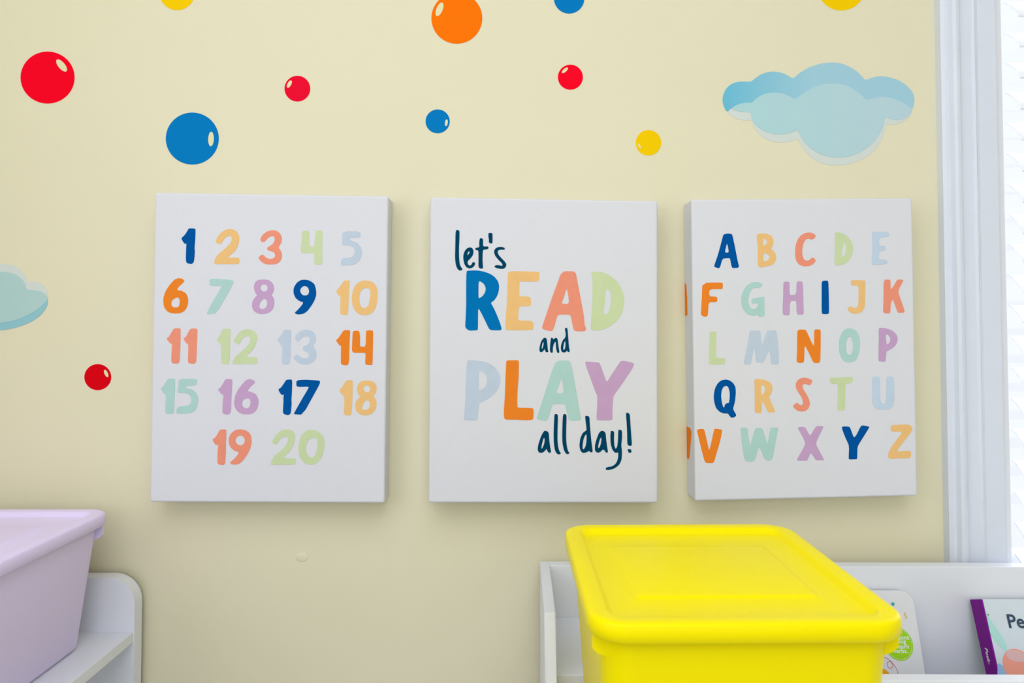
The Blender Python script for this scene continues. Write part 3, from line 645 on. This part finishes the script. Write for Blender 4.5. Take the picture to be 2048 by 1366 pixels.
bubble('small dark red bubble sticker left of the number canvas', 'darkred', 195.4, 754.3, 26.8, (212.3, 747, 8.0, 3.3, 66), 26)


def zr(pts, ox, oy, s):
    return [(ox + x / s, oy + y / s) for x, y in smooth_poly(pts, 0.25, 2)]


CB = [(232,575),(205,530),(190,470),(205,400),(245,345),(310,315),(370,310),(435,315),(470,285),(520,250),(580,230),(640,225),(710,240),(760,265),(795,288),(840,245),(920,195),(1000,165),(1100,148),(1190,152),(1270,180),(1340,225),(1385,270),(1410,303),(1460,280),(1540,263),(1620,275),(1700,300),(1770,350),(1815,400),(1832,460),(1825,510),(1813,545),(1700,600),(1000,700),(400,560),(310,520),(265,540)]
CM = [(265,542),(310,510),(370,492),(445,495),(480,455),(540,420),(620,403),(700,410),(760,435),(815,465),(870,420),(950,370),(1040,335),(1140,325),(1240,340),(1320,380),(1380,430),(1425,475),(1480,452),(1560,440),(1650,455),(1740,495),(1816,544),(1800,590),(1750,630),(1680,640),(1610,630),(1583,605),(1570,680),(1530,770),(1450,860),(1360,920),(1260,955),(1160,962),(1060,945),(970,900),(900,840),(860,780),(838,720),(790,745),(710,765),(620,760),(540,730),(470,680),(445,640),(435,590),(432,572),(380,572),(310,562)]
CE = [(232,575),(270,610),(330,635),(400,645),(440,640),(450,690),(500,760),(570,810),(660,835),(750,830),(832,800),(850,830),(890,900),(960,970),(1050,1015),(1150,1030),(1260,1020),(1370,985),(1460,930),(1530,850),(1575,750),(1588,672),(1650,685),(1720,665),(1780,620),(1815,560),(1400,500),(800,500),(310,510),(265,540)]
sticker('cloud_sticker', 'pale blue cloud sticker beside the window above the alphabet canvas', 'wall sticker', 'cloud stickers on the wall', [
    ('pale_edge', STK['pale_edge'], [zr(CE, 1400, 90, 4.267)], 0.0004),
    ('upper_band', cloud_mat('cloud_band', (102, 188, 212), (160, 205, 218), -0.13, 0.0), [zr(CB, 1400, 90, 4.267)], 0.0006),
    ('cloud_body', cloud_mat('cloud_body', (174, 214, 215), (184, 213, 219), -0.1, 0.12), [zr(CM, 1400, 90, 4.267)], 0.0008)])
# the second cloud runs on past the left edge of the view
LB = [(-420,640),(-500,560),(-460,470),(-360,430),(-340,300),(-220,215),(-100,200),(0,198),(70,200),(130,215),(190,255),(225,305),(237,362),(300,365),(370,375),(420,410),(437,450),(430,458),(390,500),(330,550),(240,600),(130,645),(0,662),(-200,668)]
LBAND = [(437,448),(432,500),(400,560),(340,620),(250,670),(120,715),(0,732),(-200,738),(-380,690),(-420,640),(-200,600),(0,600),(300,520)]
LE = [(-420,640),(-510,560),(-480,440),(-380,370),(-350,230),(-230,140),(-100,128),(0,128),(80,130),(150,150),(205,195),(243,262),(250,290),(300,285),(360,298),(410,335),(437,400),(438,450),(200,500),(-200,520)]
sticker('cloud_sticker', 'pale blue cloud sticker half cut off by the left edge', 'wall sticker', 'cloud stickers on the wall', [
    ('pale_edge', STK['pale_edge'], [zr(LE, 0, 500, 4.554)], 0.0004),
    ('lower_band', cloud_mat('cloud_band_low', (140, 196, 208), (146, 200, 205), -0.1, 0.1), [zr(LBAND, 0, 500, 4.554)], 0.0006),
    ('cloud_body', cloud_mat('cloud_body_left', (172, 210, 204), (180, 210, 206), -0.1, 0.1), [zr(LB, 0, 500, 4.554)], 0.0008)])

# a dab of filler painted over, on the wall under the number canvas
bm = BM()
bmesh.ops.create_uvsphere(bm, u_segments=20, v_segments=10, radius=1)
bmesh.ops.scale(bm, vec=(0.0085, 0.0011, 0.0062), verts=bm.verts)
fx, fz = wall_xz(604, 1115, 0)
o = obj('filler_patch', bm, M['wall'], None, True, (fx, 0.0, fz))
o['label'] = 'small painted-over filler patch on the bare wall under the number canvas'
o['category'] = 'wall patch'

# ------------------------------------------------------------------ stepped white book display (right)
disp = thing('display_shelf', 'white stepped book display shelf standing under the window', 'bookshelf', (0.070, -0.010, 0.0), R(-2.4))
DL, DTOP, DFLR, BT = 1.0, 0.797, 0.7285, 0.0125
DD = 0.180                                   # depth of the top tray


def side_panel_bm(x0):
    prof = [(0, 0), (0, DTOP), (-DD, DTOP), (-DD - 0.028, 0.70), (-0.50, 0.66), (-0.50, 0.0)]
    bm = BM()
    a = [bm.verts.new((x0, y, z)) for y, z in prof]
    b = [bm.verts.new((x0 + BT, y, z)) for y, z in prof]
    bm.faces.new(a)
    bm.faces.new(b[::-1])
    n = len(prof)
    for i in range(n):
        bm.faces.new((a[i], a[(i + 1) % n], b[(i + 1) % n], b[i]))
    bmesh.ops.bevel(bm, geom=list(bm.edges), offset=0.0009, segments=2, affect='EDGES')
    return bm


obj('side_panel', side_panel_bm(0), M['shelf'], disp)
obj('side_panel', side_panel_bm(DL), M['shelf'], disp)
obj('back_panel', box(BM(), BT, DL, -0.018, 0, 0.02, DTOP, 0.0009), M['shelf'], disp)
obj('tray_floor', box(BM(), BT, 0.29, -DD, -0.018, DFLR - 0.018, DFLR, 0.0009), M['shelf'], disp)
obj('divider', box(BM(), 0.29, 0.302, -DD + 0.016, -0.018, 0.60, DTOP - 0.01, 0.0009), M['shelf'], disp)
obj('tray_floor', box(BM(), 0.29, DL, -DD + 0.001, -0.018, 0.585, 0.60, 0.0009), M['shelf'], disp)
obj('front_lip', box(BM(), 0.29, DL, -DD, -DD + 0.016, 0.585, DFLR - 0.004, 0.0012), M['shelf'], disp)
obj('tray_front', box(BM(), BT, 0.29, -DD, -DD + 0.014, 0.50, DFLR - 0.018, 0.0009), M['shelf'], disp)
obj('lower_shelf', box(BM(), BT, DL, -0.50, -DD - 0.002, 0.640, 0.658, 0.0009), M['shelf'], disp)
obj('kick_panel', box(BM(), BT, DL, -0.49, -0.478, 0.0, 0.640, 0.0009), M['shelf'], disp)


# ------------------------------------------------------------------ lidded storage boxes
def rr(hw, hl, r, z, n=8):
    out = []
    for cx, cy, a0 in ((hw - r, hl - r, 0), (-hw + r, hl - r, 90), (-hw + r, -hl + r, 180), (hw - r, -hl + r, 270)):
        for i in range(n + 1):
            a = R(a0 + 90.0 * i / n)
            out.append((cx + r * math.cos(a), cy + r * math.sin(a), z))
    return out


def loft(bm, loops, cap0=True, cap1=True):
    rings = [[bm.verts.new(p) for p in lp] for lp in loops]
    for a, b in zip(rings, rings[1:]):
        n = len(a)
        for i in range(n):
            bm.faces.new((a[i], a[(i + 1) % n], b[(i + 1) % n], b[i]))
    if cap0:
        bm.faces.new(rings[0][::-1])
    if cap1:
        bm.faces.new(rings[-1])
    return bm


def storage_box(label, m, W, L, H, loc, rotz, rotx, panel, rim=0.018):
    root = thing('storage_box', label, 'storage box', loc, rotz, 'lidded plastic storage boxes', rotx)
    hw, hl = W / 2, L / 2
    lh = 0.0155                                # lid skirt height
    zb = H - lh
    tw, tl = hw - 0.0095, hl - 0.0095          # body at the top
    bw, bl = hw - 0.0245, hl - 0.0245          # body at the base
    body = BM()
    loft(body, [rr(bw - 0.004, bl - 0.004, 0.016, 0), rr(bw, bl, 0.02, 0.005), rr(tw, tl, 0.026, zb - 0.004),
                rr(tw, tl, 0.026, zb + 0.006), rr(tw - 0.003, tl - 0.003, 0.024, zb + 0.006),
                rr(bw - 0.003, bl - 0.003, 0.018, 0.006)], True, True)
    obj('box_body', body, m, root, True)
    # four lugs under the rim near the corners, on the long sides
    for sx in (-1, 1):
        for sy in (-1, 1):
            lug = BM()
            x_in, x_out = tw - 0.010, tw + 0.0058
            y0 = sy * (tl - 0.013)
            prof = [(x_in, zb + 0.002), (x_out, zb + 0.002), (x_out, zb - 0.0115), (x_out - 0.004, zb - 0.0155), (x_in, zb - 0.020)]
            a = [lug.verts.new((sx * x, y0 - 0.0018, z)) for x, z in prof]
            b = [lug.verts.new((sx * x, y0 + 0.0018, z)) for x, z in prof]
            lug.faces.new(a)
            lug.faces.new(b[::-1])
            for i in range(5):
                lug.faces.new((a[i], a[(i + 1) % 5], b[(i + 1) % 5], b[i]))
            obj('lug', lug, m, root)
    lid = BM()
    rd = 0.0058                                # depth of the sunk middle
    pw, pl = panel
    L0 = [rr(hw - 0.002, hl - 0.002, 0.029, zb), rr(hw - 0.0002, hl - 0.0002, 0.03, zb + 0.002), rr(hw, hl, 0.03, zb + 0.008),
          rr(hw - 0.0006, hl - 0.0006, 0.0295, H - 0.0026), rr(hw - 0.0017, hl - 0.0017, 0.0285, H - 0.0010),
          rr(hw - 0.0034, hl - 0.0034, 0.027, H - 0.0002), rr(hw - 0.0055, hl - 0.0055, 0.025, H),
          rr(hw - rim + 0.0025, hl - rim + 0.0025, 0.015, H - 0.0003), rr(hw - rim + 0.0008, hl - rim + 0.0008, 0.014, H - 0.0009),
          rr(hw - rim - 0.0022, hl - rim - 0.0022, 0.012, H - rd + 0.0006), rr(hw - rim - 0.004, hl - rim - 0.004, 0.011, H - rd),
          rr(pw + 0.003, pl + 0.003, 0.006, H - rd), rr(pw + 0.0014, pl + 0.0014, 0.005, H - rd + 0.0004),
          rr(pw - 0.0002, pl - 0.0002, 0.0045, H - rd + 0.0016), rr(pw - 0.0018, pl - 0.0018, 0.004, H - rd + 0.0019)]
    loft(lid, L0, False, True)
    obj('lid', lid, m, root, True)
    return root


YW, YL, YH = 0.251, 0.266, 0.2325
storage_box('bright yellow lidded plastic storage box on the white display shelf', M['yellow'], YW, YL, YH,
            (0.2060, -0.3213, 0.6605), R(-1.1), R(1.1), (0.0765, 0.066))

# ------------------------------------------------------------------ board books in the display tray
MK = {k: mat('print_' + k, v, 0.4, 0.3) for k, v in dict(
    lime=(160, 218, 0), white=(244, 246, 244), teal=(0, 160, 160), amber=(246, 170, 20), tan=(232, 180, 96), red=(206, 80, 100),
    aqua=(176, 226, 216), slate=(52, 72, 96), skin=(244, 160, 138), blush=(226, 184, 182), sky=(150, 186, 226), dot=(30, 50, 60)).items()}


def text_mesh(body, size, shear=0.0, bold=0.0, align='LEFT'):
    cu = bpy.data.curves.new('lettering', 'FONT')
    cu.body = body
    cu.size = size
    cu.shear = shear
    cu.offset = bold
    cu.align_x = align
    cu.resolution_u = 3
    tmp = bpy.data.objects.new('lettering', cu)
    COL.objects.link(tmp)
    dg = bpy.context.evaluated_depsgraph_get()
    dg.update()
    me = bpy.data.meshes.new_from_object(tmp.evaluated_get(dg))
    bpy.data.objects.remove(tmp)
    bpy.data.curves.remove(cu)
    return me


class Face:
    """the printed front of a book: photo survey point -> (u, v) on the cover"""

    def __init__(self, root, y):
        self.root, self.y = root, y
        self.m = Matrix.Translation(root.location) @ root.rotation_euler.to_matrix().to_4x4()
        self.inv = self.m.inverted()

    def uv(self, px, py):
        d = CF + CR * ((px - PPX) / FPX) - CU * ((py - PPY) / FPX)
        n = self.m.to_3x3() @ Vector((0, 1, 0))
        p0 = self.m @ Vector((0, self.y, 0))
        p = CP + d * ((p0 - CP).dot(n) / d.dot(n))
        q = self.inv @ p
        return q.x, q.z

    def shape(self, name, loops, m, lev=0.0003, label=None):
        o = obj(name, plate(loops, self.y - lev, self.y + 0.0002, lambda u, v, w: (u, w, v)), m, self.root)
        if label:
            o['label'] = label
        return o

    def text(self, body, size, m, px, py, lev=0.0005, align='LEFT', bold=0.0):
        me = text_mesh(body, size, 0.0, bold, align)
        me.materials.clear()
        me.materials.append(m)
        o = bpy.data.objects.new('lettering', me)
        COL.objects.link(o)
        u, v = self.uv(px, py)
        o.parent = self.root
        o.location = (u, self.y - lev, v)
        o.rotation_euler = (R(90), 0, 0)
        return o


def rounded_slab(w, h, y0, y1, r):
    pts = []
    for cx, cz, a0 in ((w - r, h - r, 0), (r, h - r, 90), (r, r, 180), (w - r, r, 270)):
        for i in range(9):
            a = R(a0 + 90.0 * i / 8)
            pts.append((cx + r * math.cos(a), cz + r * math.sin(a)))
    return plate([pts], y0, y1, lambda u, v, q: (u, q, v))


def stroke(pts, wd):
    out, back = [], []
    n = len(pts)
    for i in range(n):
        a, b = pts[max(i - 1, 0)], pts[min(i + 1, n - 1)]
        dx, dy = b[0] - a[0], b[1] - a[1]
        l = math.hypot(dx, dy) or 1
        out.append((pts[i][0] - dy / l * wd, pts[i][1] + dx / l * wd))
        back.append((pts[i][0] + dy / l * wd, pts[i][1] - dx / l * wd))
    return out + back[::-1]


# book one: white board book with rounded corners
BA_W, BA_H, BA_T = 0.170, 0.173, 0.014
bookA = thing('board_book', 'white rounded-corner board book with a green badge, half behind the yellow box', 'book',
              (0.3815, -0.0945, 0.6016), R(-2.4), 'board books in the display tray', R(-17))
obj('pages', rounded_slab(BA_W - 0.0006, BA_H - 0.0006, -0.0122, -0.0018, 0.0158), M['page'], bookA)
obj('back_cover', rounded_slab(BA_W, BA_H, -0.0016, 0.0, 0.0165), M['bookwhite'], bookA)
obj('front_cover', rounded_slab(BA_W, BA_H, -BA_T, -0.0124, 0.0165), M['bookwhite'], bookA)
fa = Face(bookA, -BA_T)
bu, bv = fa.uv(1797, 1288)
fa.shape('badge', [ellipse(bu, bv, 0.0183, 0.0195, 0, 48)], MK['lime'], 0.0003, 'lime green round badge')
bm = BM()
for i in range(40):
    a = 2 * math.pi * i / 40
    c = (bu + 0.0166 * math.cos(a), bv + 0.0178 * math.sin(a))
    t = (-math.sin(a) * 0.0007, math.cos(a) * 0.0007)
    q = stroke([(c[0] - t[0], c[1] - t[1]), (c[0] + t[0], c[1] + t[1])], 0.0003)
    bm.faces.new([bm.verts.new((u, -BA_T - 0.0005, v)) for u, v in q])
obj('stitching_print', bm, MK['white'], bookA)
for body, px, py in (('itions', 1818, 1279), ('ling', 1812, 1287), ('s learn', 1818.5, 1297), ('verbs,', 1816, 1306)):
    fa.text(body, 0.0076, MK['white'], px, py, 0.0005, 'RIGHT', 0.0001)
su, sv = fa.uv(1785.6, 1208)
star = []
for i in range(10):
    rr_ = 0.0031 if i % 2 == 0 else 0.0015
    star.append((su + rr_ * math.sin(2 * math.pi * i / 10 + 0.2), sv + rr_ * math.cos(2 * math.pi * i / 10 + 0.2)))
fa.shape('star_print', [star], MK['teal'])
fa.shape('squiggle_print', [stroke([fa.uv(1740 + x / 7.34, 1180 + y / 7.34) for x, y in ((522, 335), (500, 355), (510, 375), (535, 385), (520, 410), (540, 418))], 0.0007)], MK['tan'])
fa.shape('swirl_print', [stroke([fa.uv(1740 + x / 7.34, 1180 + y / 7.34) for x, y in ((150, 1010), (180, 992), (215, 990), (260, 1008), (310, 1050), (360, 1110), (395, 1170), (415, 1240), (418, 1320))], 0.00028)], MK['red'])
lu, lv = fa.uv(1740 + 292 / 7.34, 1180 + 1098 / 7.34)
fa.shape('swirl_print', [ellipse(lu, lv, 0.0036, 0.0042, 0, 24), ellipse(lu, lv, 0.0031, 0.0037, 0, 24)], MK['red'])
eu, ev = fa.uv(1762, 1356)
fa.shape('ball_print', [ellipse(eu, ev, 0.0125, 0.0115, 0, 36)], MK['amber'])

# book two: thick board book with a purple spine
BB_W, BB_H, BB_T = 0.180, 0.165, 0.026
bookB = thing('board_book', 'thick pale blue board book with a purple spine at the right edge', 'book',
              (0.6336, -0.1145, 0.6016), R(-2.4), 'board books in the display tray', R(-21))
obj('pages', box(BM(), 0.002, BB_W - 0.001, -BB_T + 0.0021, -0.0021, 0.001, BB_H - 0.0012), M['page'], bookB)
obj('front_cover', box(BM(), 0.0018, BB_W, -BB_T, -BB_T + 0.002, 0.0, BB_H, 0.0006), M['bookblue'], bookB)
obj('back_cover', box(BM(), 0.0018, BB_W, -0.002, 0.0, 0.0, BB_H, 0.0006), M['bookblue'], bookB)
spine = obj('spine', box(BM(), -0.0006, 0.0018, -BB_T, 0.0, 0.0, BB_H, 0.001), M['purple'], bookB)
spine['label'] = 'purple spine'
fb = Face(bookB, -BB_T)


def zb_(pts):
    return smooth_poly([fb.uv(1900 + x / 7.345, 1180 + y / 7.345) for x, y in pts], 0.25, 2)


fb.shape('ribbon_print', [zb_([(540, 310), (590, 430), (680, 560), (800, 740), (845, 860), (820, 905), (740, 840), (640, 720), (590, 640), (560, 500), (535, 380)])], MK['aqua'], 0.0003)
fb.shape('blue_print', [zb_([(695, 1070), (760, 1095), (815, 1170), (850, 1260), (860, 1400), (700, 1400), (698, 1200)])], MK['sky'], 0.0003)
hu, hv = fb.uv(2036, 1332)
fb.shape('face_print', [ellipse(hu, hv, 0.0185, 0.0195, 0, 40)], MK['skin'], 0.0005)
hu2, hv2 = fb.uv(2032, 1312)
fb.shape('face_print', [ellipse(hu2, hv2, 0.0125, 0.0068, R(-8), 32)], MK['blush'], 0.0007)
du, dv = fb.uv(1976.2, 1229.7)
fb.shape('dot_print', [ellipse(du, dv, 0.0008, 0.0011, 0, 12)], MK['dot'])
fb.text('Pe', 0.0226, MK['slate'], 2016.4, 1255.5, 0.0005, 'LEFT', 0.00045)
me = text_mesh('Peek-', 0.0085, 0.25, 0.00015)
me.materials.clear()
me.materials.append(MK['white'])
o = bpy.data.objects.new('lettering', me)
COL.objects.link(o)
o.parent = spine
o.matrix_local = Matrix(((0, 0, -1, -0.0009), (0, -1, 0, -0.0108), (-1, 0, 0, 0.108), (0, 0, 0, 1)))

# ------------------------------------------------------------------ rounded white shelf unit (left) and the lilac box
cab = thing('storage_shelf', 'white storage shelf with a rounded end panel along the left wall', 'shelf', (-0.4625, -0.010, 0.0), R(-1.6))
CT, CFL = 0.787, 0.717
CDEP, CLEN = 0.34, 1.0


def end_panel(y0, y1):
    r = 0.036
    pts = [(-CDEP, 0.0), (0.0, 0.0)]
    for i in range(13):
        a = R(90.0 * i / 12)
        pts.append((-r + r * math.cos(a), CT - r + r * math.sin(a)))
    pts.append((-CDEP, CT))
    bm = plate([pts], y0, y1, lambda u, v, q: (u, q, v))
    return bm


obj('end_panel', end_panel(-0.020, 0.0), M['shelf'], cab)
obj('end_panel', end_panel(-CLEN, -CLEN + 0.020), M['shelf'], cab)
obj('top_shelf', box(BM(), -CDEP + 0.012, -0.0012, -CLEN + 0.020, -0.020, CFL - 0.0135, CFL, 0.0006), M['shelf'], cab)
obj('lower_shelf', box(BM(), -CDEP + 0.012, -0.002, -CLEN + 0.020, -0.020, 0.35, 0.366, 0.0006), M['shelf'], cab)
obj('base_shelf', box(BM(), -CDEP + 0.012, -0.002, -CLEN + 0.020, -0.020, 0.04, 0.056, 0.0006), M['shelf'], cab)
obj('back_panel', box(BM(), -CDEP, -CDEP + 0.012, -CLEN + 0.020, -0.020, 0.0, CT - 0.005, 0.0006), M['shelf'], cab)

PW, PL, PH = 0.262, 0.36, 0.164
storage_box('lilac lidded plastic storage box on the rounded white shelf', M['lilac'], PW, PL, PH,
            (-0.4865 - PW / 2, -0.043 - PL / 2, CFL + 0.0005), R(-1.7), 0.0, (0.080, 0.110))
